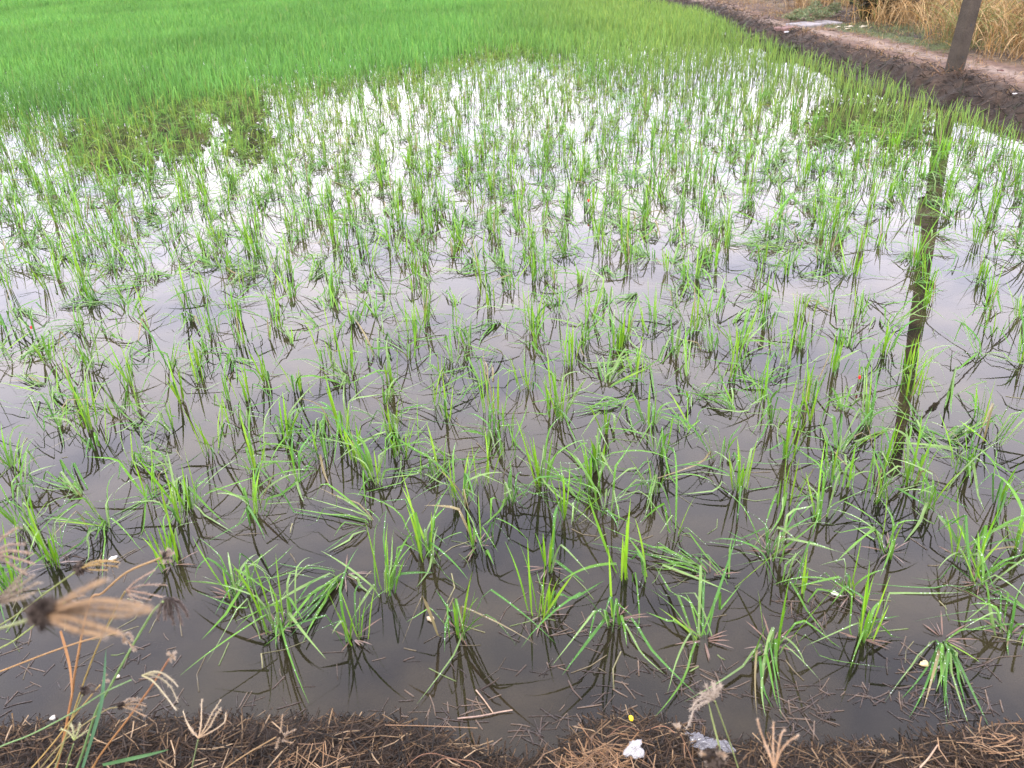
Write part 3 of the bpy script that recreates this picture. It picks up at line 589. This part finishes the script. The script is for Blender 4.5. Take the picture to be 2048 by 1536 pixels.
P1 = B+axis*Lp*s_at(885); d1 = ray(1936, 779); k = (-P1.z-.25-CH)/d1.z; P2 = Vector((d1.x*k, d1.y*k, P1.z+.25)); far = P1+(P2-P1)*9; far.z = P1.z
cb = empty('power_cable', P1); tag(cb, 'thin black power cable with a splice running from the pole top', 'cable')
mb = MB(); tube(mb, [P1.lerp(far, i/24)-Vector((0, 0, .5*math.sin(math.pi*i/24))) for i in range(25)], .012, .012, 6, (.02, .02, .02)); mb.build('wire', M['cable'], cb, origin=P1)
mid = P1.lerp(P2, .42); dirv = (P2-P1).normalized(); mid = P1.lerp(far, .42/9)-Vector((0, 0, .5*math.sin(math.pi*.42/9)))
mb = MB(); tube(mb, [mid-dirv*.22, mid-dirv*.12, mid, mid+dirv*.12, mid+dirv*.22], .022, .022, 8, (.02, .02, .02)); tube(mb, [mid-dirv*.06, mid, mid+dirv*.06], .045, .045, 8); mb.build('splice', M['cable'], cb, origin=P1)
# dry roots at the pole's foot
mb = MB(); m = 60; a = rng.uniform(0, 6.28, m); x = B.x+.15*np.cos(a); y = B.y+.15*np.sin(a)
ribbons(mb, np.stack([x, y, height(x, y)], 1), a, rng.uniform(.4, 1.4, m), 1.2, rng.uniform(.08, .2, m), .005, seg=4, zmin=height(x, y), c0=(.16, .08, .04), c1=(.30, .16, .08))
tag(mb.build('dry_tuft', M['dry'], origin=(B.x, B.y, zb)), 'reddish dry grass tuft round the foot of the pole', 'grass tuft')

# ------------------------------------------------------------------ small things in and by the water
def lump(name, label, cat, px, py, z, sx_, sy_, sz_, col, material, rot=0, rough=.25, seed=1, seg=14):
    g = G(px, py, z); V = []; r = np.random.default_rng(seed); ph = r.uniform(0, 6.28, 8); mb = MB(); rows = 8
    for i in range(rows+1):
        v = -math.pi/2+math.pi*i/rows
        for k in range(seg):
            a = 2*math.pi*k/seg; rr_ = 1+rough*(math.sin(3*a+ph[0])*.5+math.sin(5*a+ph[1])*.3+math.sin(7*a+ph[2]+v*3)*.3+math.sin(11*a+5*v+ph[3])*.2)
            cc_ = abs(math.cos(v))**.6; X_ = cc_*math.cos(a)*rr_*sx_; Y_ = cc_*math.sin(a)*rr_*sy_; Z_ = math.copysign(abs(math.sin(v))**.6, v)*sz_*(1+rough*.5*math.sin(4*a+ph[4]))
            V.append((g.x+X_*math.cos(rot)-Y_*math.sin(rot), g.y+X_*math.sin(rot)+Y_*math.cos(rot), g.z+sz_*.7+Z_))
    mb.add(V, [(i*seg+k, i*seg+(k+1) % seg, (i+1)*seg+(k+1) % seg, (i+1)*seg+k) for i in range(rows) for k in range(seg)], col)
    return tag(mb.build(name, material, origin=g), label, cat)
M['foam'] = mat('foam', rough=.8, spec=.3, fixed=(.38, .37, .37), bump=.8, bscale=300, var=.08, vscale=200)
M['shell'] = mat('shell', rough=.5, var=.15, vscale=200)
fm = lump('foam_piece', 'broken white foam lump on the straw bank near the bottom edge', 'foam', 1268, 1508, .115, .021, .018, .008, (1, 1, 1), M['foam'], .4, .42, 5, 22)
fm.rotation_euler = (.5, .1, 0); fm.location.z += .012
lump('yellow_scrap', 'tiny bright yellow scrap on top of the straw heap', 'litter', 1262, 1438, .075, .005, .0075, .004, (.75, .48, .01), M['shell'], .2, .1, 2)
lump('snail_egg_cluster', 'tiny red snail egg cluster on a rice plant left of the pole reflection', 'snail eggs', 1719, 757, .04, .005, .005, .008, (.55, .012, .012), M['shell'], 0, .1, 3)
lump('snail_egg_cluster', 'tiny red snail egg cluster on a rice stem at the left edge', 'snail eggs', 63, 657, .05, .005, .005, .008, (.55, .012, .012), M['shell'], 0, .1, 4)
lump('snail_egg_cluster', 'farthest tiny red snail egg cluster, in the upper middle rows', 'snail eggs', 1177, 403, .08, .007, .007, .010, (.55, .015, .015), M['shell'], 0, .1, 6)
lump('snail_shell', 'cream coloured curled scrap floating beside the third front rice plant', 'shell', 862, 1240, .0, .011, .008, .006, (.38, .31, .2), M['shell'], -.4, .4, 7)
lump('foam_crumb', 'small white scrap afloat among the rice at the right', 'foam', 1671, 1189, .01, .014, .006, .004, (.6, .58, .5), M['shell'], -.6, .4, 8)
lump('foam_crumb', 'yellowish white crumb floating by the straw island at the right', 'foam', 1848, 1329, .0, .012, .008, .005, (.5, .42, .22), M['shell'], .3, .4, 9)
lump('foam_crumb', 'pale crumb floating just right of the yellowish one', 'foam', 1880, 1336, .0, .007, .005, .003, (.4, .36, .34), M['shell'], .3, .4, 10)
lump('foam_crumb', 'white curled crumb beside the dry seed head at the left', 'foam', 226, 1119, .0, .013, .008, .005, (.55, .54, .5), M['shell'], .8, .4, 12)
lump('foam_crumb', 'tiny white crumb on the straw edge at the lower left', 'foam', 106, 1437, .05, .006, .005, .004, (.5, .48, .42), M['shell'], .8, .4, 13)
lump('foam_crumb', 'tiny pale crumb afloat below the drooping seed head', 'foam', 236, 1354, .0, .006, .004, .003, (.5, .45, .35), M['shell'], .8, .3, 14)
# crumpled translucent bag
g = G(1422, 1478, .06); nx_, ny_ = 34, 22; U, Vv = np.meshgrid(np.linspace(-1, 1, nx_), np.linspace(-1, 1, ny_)); ed = 1+.15*noise2(U*2, Vv*2, 90)
xx_ = g.x+U*.050*ed; yy_ = g.y+Vv*.026*ed-.2*U*.05; zz_ = height(xx_, yy_)+.02+.016*noise2(U*2.6, Vv*2.2, 91, 4)+.012*(1-U*U)*(1-Vv*Vv)
idx = np.arange(nx_*ny_).reshape(ny_, nx_); mb = MB(); mb.add(np.stack([xx_, yy_, zz_], -1).reshape(-1, 3), np.stack([idx[:-1, :-1], idx[:-1, 1:], idx[1:, 1:], idx[1:, :-1]], -1).reshape(-1, 4), (.22, .22, .24))
M['bag'] = mat('bag_plastic', rough=.18, spec=.6, trans=.3, coat=.4)
bt = M['bag'].node_tree; tpn = bt.nodes.new('ShaderNodeBsdfTransparent'); mxn = bt.nodes.new('ShaderNodeMixShader'); mxn.inputs[0].default_value = .55
src = bt.nodes['Material Output'].inputs[0].links[0].from_socket; bt.links.new(src, mxn.inputs[1]); bt.links.new(tpn.outputs[0], mxn.inputs[2]); bt.links.new(mxn.outputs[0], bt.nodes['Material Output'].inputs[0])
bo = mb.build('plastic_bag', M['bag'], origin=g); bo.modifiers.new('thickness', 'SOLIDIFY').thickness = .0006; tag(bo, 'crumpled clear plastic scrap half on the straw at the water edge', 'plastic bag')
def stick(name, label, pts, r0, r1, c0, c1, group=None):
    mb = MB(); tube(mb, smooth_line([G(*p) for p in pts], 4), r0, r1, 6, c0, c1); return tag(mb.build(name, M['straw'], origin=G(*pts[0])), label, 'twig', group)
stick('straw_stalk', 'pale straw stalk slanting down in the shallows left of centre', [(952, 1380, .004), (968, 1400, .004), (987, 1427, .005)], .0018, .0016, (.30, .22, .16), (.26, .18, .12))
stick('straw_stalk', 'long pale stalk lying flat in the shallows, pointing right', [(915, 1437, .003), (960, 1432, .005), (1000, 1424, .004), (1025, 1420, .006)], .0022, .0016, (.22, .15, .12), (.28, .2, .15))
stick('twig', 'dark crooked twig sticking out of the water below the middle rice plants', [(963, 1379, .0), (975, 1372, .02), (985, 1366, .035), (998, 1356, .05)], .0028, .0016, (.03, .02, .018), (.04, .03, .02))
stick('twig', 'dark curved twig half sunk at the right shallows', [(1650, 1440, .002), (1662, 1425, .012), (1675, 1418, .02)], .003, .002, (.02, .016, .014), (.03, .02, .02))
stick('straw_stalk', 'pale straw stalk on the near bank near the bottom right corner', [(1840, 1535, .12), (1858, 1515, .125), (1875, 1490, .125)], .002, .0016, (.30, .22, .15), (.26, .18, .12))
stick('straw_stalk', 'thin brown stalk lying across the bank edge in the middle', [(770, 1450, .06), (860, 1452, .065), (955, 1456, .06)], .0013, .0010, (.13, .075, .04), (.18, .11, .06))

# ------------------------------------------------------------------ finger grass in the foreground
M['seed'] = mat('seed_head', rough=.75, spec=.2, trans=.2)
def finger(mb, pts, core, hair, r=.0011, dens=70, hl=.006):
    line = smooth_line(pts, 5); tube(mb, line, r*1.2, r*.7, 5, core[0], core[1])
    n_ = dens; V = []; cs_ = []
    for i in range(n_):
        t_ = .12+.88*random.random(); k = t_*(len(line)-1); j = min(int(k), len(line)-2); p = line[j].lerp(line[j+1], k-j); tn = (line[j+1]-line[j]).normalized()
        q = Vector((random.gauss(0, 1), random.gauss(0, 1), random.gauss(0, 1))); q = (q-tn*q.dot(tn)).normalized(); dd = (q+tn*.9).normalized(); ln = hl*random.uniform(.5, 1.2)
        s_ = tn.cross(q)*.0003
        # spikelet: small lens near the core, then a fine hair
        m_ = p+dd*ln*.3; V += [tuple(p), tuple(m_+s_*2), tuple(p+dd*ln), tuple(m_-s_*2)]; col = core[1] if random.random() < .45 else hair; cs_ += [core[0], col, hair, col]
    mb.add(V, np.arange(4*n_).reshape(n_, 4), cs_)
PALE = ((.30, .27, .14), (.42, .36, .26)); DK = ((.030, .022, .018), (.06, .045, .035)); TN = ((.16, .11, .06), (.34, .23, .14)); YG = ((.26, .30, .10), (.36, .38, .2))
HAIR = (.30, .25, .20)
def fgrass(label, stem, head, fingers, pal, depth_h, sc=(.30, .22, .07), sc2=None, rdepth=1.85, r=.0016, leaf=None, dens=70, hair=None, core=False, fr=.0011, hl=.006):
    """stem: pixels from the frame edge up to the head; fingers: pixel polylines from the head outwards"""
    hair = hair or (HAIR if pal is not DK else (.13, .10, .085)); n_ = len(stem); pts = []
    for i, p in enumerate(stem):
        dd = rdepth+(depth_h-rdepth)*((i+.4)/(n_-.6)); pts.append(AT(p[0], p[1], dd))
    # root the stalk on the bank below or beside the frame
    p0 = pts[0]; out = (pts[0]-pts[1]); rootp = Vector((p0.x+out.x*.4, min(p0.y-.05, 1.15), 0)); rootp.x = max(-1.6, min(1.4, rootp.x)); rootp.z = float(height(rootp.x, rootp.y))
    pts = [rootp, rootp.lerp(p0, .55)+Vector((0, 0, .02))]+pts
    root = empty('finger_grass', rootp); tag(root, label, 'grass stalk', 'finger grass stalks in the foreground')
    mb = MB(); tube(mb, smooth_line(pts, 5), r*1.2, r*.7, 6, sc, sc2 or sc); mb.build('stem', M['weed'], root, origin=rootp)
    if fingers:
        mb = MB(); hp = AT(head[0], head[1], depth_h)
        for i, fpx in enumerate(fingers):
            q = [hp]+[AT(x_, y_, depth_h*(1+(.02*math.sin(i*2.1)+.004)*(j+1))) for j, (x_, y_) in enumerate(fpx)]
            finger(mb, q, pal, hair, dens=dens, r=fr, hl=hl)
        if core: leaf_cloud(mb, hp, .008*core, 160, .004*core, [DK[0], DK[1]], 1.0)
        mb.build('seed_head', M['seed'], root, origin=rootp)
    if leaf:
        for lp, wd, lc in leaf:
            mb = MB(); q = smooth_line([AT(x_, y_, dd) for x_, y_, dd in lp], 5); V = []; k_ = len(q)
            for i, p in enumerate(q):
                tn = (q[min(i+1, k_-1)]-q[max(i-1, 0)]).normalized(); s_ = tn.cross(fw).normalized(); ww = wd*math.sin(math.pi*min(1, .25+.75*i/(k_-1)))**.7*.5+.0002; V += [tuple(p-s_*ww), tuple(p+fw*ww*.4), tuple(p+s_*ww)]
            mb.add(V, [(i*3+j, i*3+j+1, i*3+j+4, i*3+j+3) for i in range(k_-1) for j in (0, 1)], lc); mb.build('leaf', M['weed'], root, origin=rootp)
fgrass('stalk with a dark brown seed head whose straw fingers point right, upper left foreground', [(-40, 1290), (40, 1225), (100, 1180), (152, 1143)], (158, 1137),
       [[(195, 1122), (238, 1124)], [(195, 1130), (235, 1133)], [(190, 1128), (230, 1118)], [(190, 1140), (215, 1140)], [(185, 1124), (212, 1119)]], ((.20, .14, .05), (.34, .22, .08)), 1.15, (.22, .25, .08), core=1.0, dens=30)
fgrass('largest blurred dark seed head with long tan fingers, closest of all', [(-80, 1275), (-20, 1262), (30, 1248), (80, 1232)], (88, 1228),
       [[(180, 1202), (250, 1206), (304, 1218)], [(170, 1215), (240, 1218), (300, 1224)], [(150, 1240), (190, 1252), (240, 1268)], [(130, 1200), (170, 1178), (210, 1160)], [(150, 1226), (230, 1232), (290, 1226)], [(120, 1248), (160, 1262), (205, 1270)]],
       ((.16, .10, .055), (.33, .22, .12)), .46, (.25, .28, .12), core=1.0, rdepth=1.2, fr=.0015, dens=110, hl=.005)
fgrass('pinkish tan seed head cut by the left edge, topmost in the foreground', [(-90, 1240), (-60, 1180), (-30, 1120)], (-25, 1118),
       [[(0, 1080), (35, 1055)], [(10, 1092), (50, 1088)], [(15, 1102), (60, 1106)], [(10, 1112), (70, 1128)], [(5, 1120), (55, 1150)]], ((.20, .13, .09), (.31, .22, .16)), .85, fr=.0012)
fgrass('dark seed head with spiky tan fingers at the left edge below the pinkish one', [(-90, 1330), (-60, 1270), (-25, 1210)], (-18, 1205),
       [[(15, 1180), (50, 1140)], [(20, 1185), (70, 1150)], [(20, 1192), (78, 1165)], [(15, 1200), (70, 1185)], [(10, 1195), (40, 1160)], [(10, 1203), (50, 1196)]], ((.05, .035, .025), (.28, .22, .15)), .8, core=.8)
fgrass('orange stalk curving right to a small tufted dark head', [(113, 1536), (143, 1395), (150, 1344), (178, 1207), (205, 1186), (253, 1145), (321, 1116)], (331, 1111),
       [[(322, 1104)], [(336, 1100), (340, 1102)], [(343, 1107)], [(328, 1125)], [(340, 1122)]], ((.08, .05, .03), (.3, .22, .15)), 1.25, (.32, .13, .05), (.30, .20, .09), core=.7, r=.0024,
       leaf=[([(121, 1262, 1.5), (133, 1305, 1.5), (141, 1344, 1.5), (144, 1398, 1.5)], .005, (.26, .13, .05))])
fgrass('thick green stalk with a drooping grey brown umbrella head', [(154, 1536), (191, 1426), (212, 1388), (253, 1313), (301, 1231), (326, 1203)], (337, 1196),
       [[(322, 1212), (315, 1240)], [(330, 1215), (331, 1238)], [(342, 1215), (347, 1246)], [(352, 1212), (364, 1250)], [(360, 1206), (376, 1234)], [(335, 1208), (340, 1232)], [(325, 1204), (318, 1222)], [(355, 1202), (372, 1222)]],
       DK, 1.2, (.10, .19, .07), (.20, .30, .10), r=.0024, dens=150, fr=.0018, leaf=[([(165, 1536, 1.55), (198, 1426, 1.45), (207, 1370, 1.42), (212, 1299, 1.4)], .0062, (.06, .13, .065))])
fgrass('pinkish open seed head of five fingers left of the umbrella head', [(120, 1500), (180, 1330), (225, 1230), (250, 1183)], (253, 1180),
       [[(275, 1160), (310, 1140)], [(290, 1170), (332, 1170)], [(285, 1186), (325, 1194)], [(270, 1192), (302, 1200)], [(262, 1195), (290, 1212)]], ((.20, .13, .09), (.31, .22, .16)), 1.2)
fgrass('amber stalk ending in a small brown head, right of the green stalk', [(185, 1536), (205, 1504), (260, 1432), (304, 1371), (338, 1318)], (343, 1312),
       [[(336, 1306)], [(350, 1305)], [(348, 1316)], [(340, 1322)]], TN, 1.35, (.34, .20, .06), (.30, .14, .07), r=.0022)
fgrass('thin green stalk with pale feathery fingers arching right', [(-10, 1500), (60, 1470), (137, 1430), (205, 1387), (262, 1360)], (284, 1351),
       [[(310, 1343), (335, 1352), (356, 1373)], [(312, 1352), (340, 1372), (356, 1405)], [(305, 1362), (330, 1390), (352, 1420)], [(300, 1348), (322, 1346), (345, 1362)]], PALE, 1.3, (.16, .26, .10))
fgrass('pale green fan head low behind the green stalk', [(128, 1545), (140, 1510), (147, 1488)], (148, 1480), [[(138, 1465), (122, 1458)], [(146, 1460), (142, 1448)], [(156, 1462), (160, 1448)], [(162, 1470), (176, 1460)]], YG, 1.5, (.20, .27, .10))
fgrass('small dark seed head on a thin stalk over the water edge at left', [(100, 1560), (140, 1450), (165, 1390)], (170, 1381), [[(160, 1372)], [(178, 1370), (190, 1372)], [(182, 1384), (196, 1382)], [(166, 1392)]], DK, 1.45, (.24, .24, .1), core=.9)
fgrass('dark headed stalk with straw fingers pointing right at the bank edge', [(60, 1560), (130, 1480), (205, 1424), (235, 1414)], (242, 1412), [[(270, 1408), (292, 1412)], [(268, 1402), (292, 1395)], [(265, 1420), (290, 1432)], [(262, 1415), (284, 1420)], [(255, 1400), (272, 1396)]], TN, 1.5, (.24, .2, .09), core=.8)
fgrass('pale yellow candelabra seed head standing over the straw bank', [(380, 1560), (385, 1530), (396, 1480)], (397, 1476), [[(378, 1455), (366, 1422)], [(402, 1450), (403, 1418), (404, 1398)], [(418, 1455), (432, 1430), (440, 1418)], [(425, 1462), (448, 1445), (452, 1425)], [(385, 1462), (372, 1440)], [(412, 1452), (425, 1425), (442, 1400)]],
       ((.36, .25, .15), (.45, .38, .26)), 1.55, (.20, .26, .11))
fgrass('dead brown seed head on a slanting straw stalk over the bank', [(440, 1545), (490, 1510), (552, 1474)], (560, 1473), [[(562, 1455), (565, 1430)], [(572, 1468), (590, 1460)], [(556, 1482), (552, 1495)], [(568, 1482), (585, 1486)]], TN, 1.6, (.30, .2, .1), core=.8)
fgrass('orange straw stalk ending in a small tan tuft under the blurred head', [(-60, 1365), (0, 1343), (80, 1312), (157, 1285), (230, 1266)], (246, 1272), [[(236, 1262)], [(258, 1268), (266, 1280)], [(250, 1284)], [(262, 1290), (268, 1300)]], TN, 1.2, (.34, .2, .08))
fgrass('thin yellow green stalk leaving the left edge under the drooping heads', [(-30, 1325), (30, 1280), (90, 1235), (130, 1205)], (134, 1202), [[(150, 1195), (168, 1190)], [(150, 1204), (166, 1208)]], TN, 1.1, (.28, .34, .10))
fgrass('orange leafy shoot rising from the bottom left corner', [(40, 1560), (95, 1500), (150, 1430), (200, 1370)], (205, 1362), [[(212, 1350)], [(218, 1362)]], TN, 1.45, (.38, .26, .09),
       leaf=[([(205, 1530, 1.65), (250, 1520, 1.6), (295, 1510, 1.58), (338, 1499, 1.56)], .007, (.055, .12, .045))])
fgrass('fluffy grey seed head on twin stems at the lower right', [(1480, 1545), (1458, 1480), (1430, 1402)], (1428, 1400), [[(1420, 1385), (1412, 1372)], [(1428, 1382), (1426, 1366)], [(1434, 1385), (1440, 1372)], [(1412, 1396), (1396, 1400), (1382, 1418)], [(1410, 1404), (1388, 1420), (1376, 1452)], [(1418, 1392), (1404, 1388)]],
       ((.22, .18, .13), (.40, .34, .28)), 1.35, (.25, .30, .11), dens=130, hl=.009, leaf=[([(1447, 1545, 1.7), (1440, 1500, 1.55), (1425, 1440, 1.42), (1417, 1405, 1.36)], .003, (.25, .30, .11))])
fgrass('blurred tan fan head rising from the bottom edge at the right', [(1550, 1600), (1549, 1565), (1549, 1545)], (1549, 1540), [[(1535, 1500), (1522, 1465), (1515, 1440)], [(1546, 1495), (1547, 1446)], [(1560, 1505), (1576, 1485), (1594, 1472)], [(1556, 1500), (1562, 1470), (1570, 1460)], [(1540, 1510), (1530, 1490)]],
       ((.36, .22, .12), (.42, .28, .17)), .95, fr=.0008, hl=.004, dens=90)
fgrass('blurred brownish seed head low at the bottom edge left of the tan fan', [(1440, 1600), (1435, 1570), (1432, 1535)], (1430, 1518), [[(1412, 1510), (1405, 1508)], [(1420, 1505)], [(1440, 1506), (1450, 1512)], [(1448, 1524)], [(1415, 1526)]], ((.14, .09, .05), (.30, .2, .12)), .9, core=1.3)
fgrass('bare straw stalk crossing the bank in front of the clear plastic scrap', [(1400, 1560), (1380, 1510), (1362, 1470)], (1356, 1458), [[(1350, 1450)], [(1358, 1448)]], TN, 1.3, (.34, .2, .12), r=.0012)
print('objects', len(bpy.data.objects), 'base', B, 'top', top)
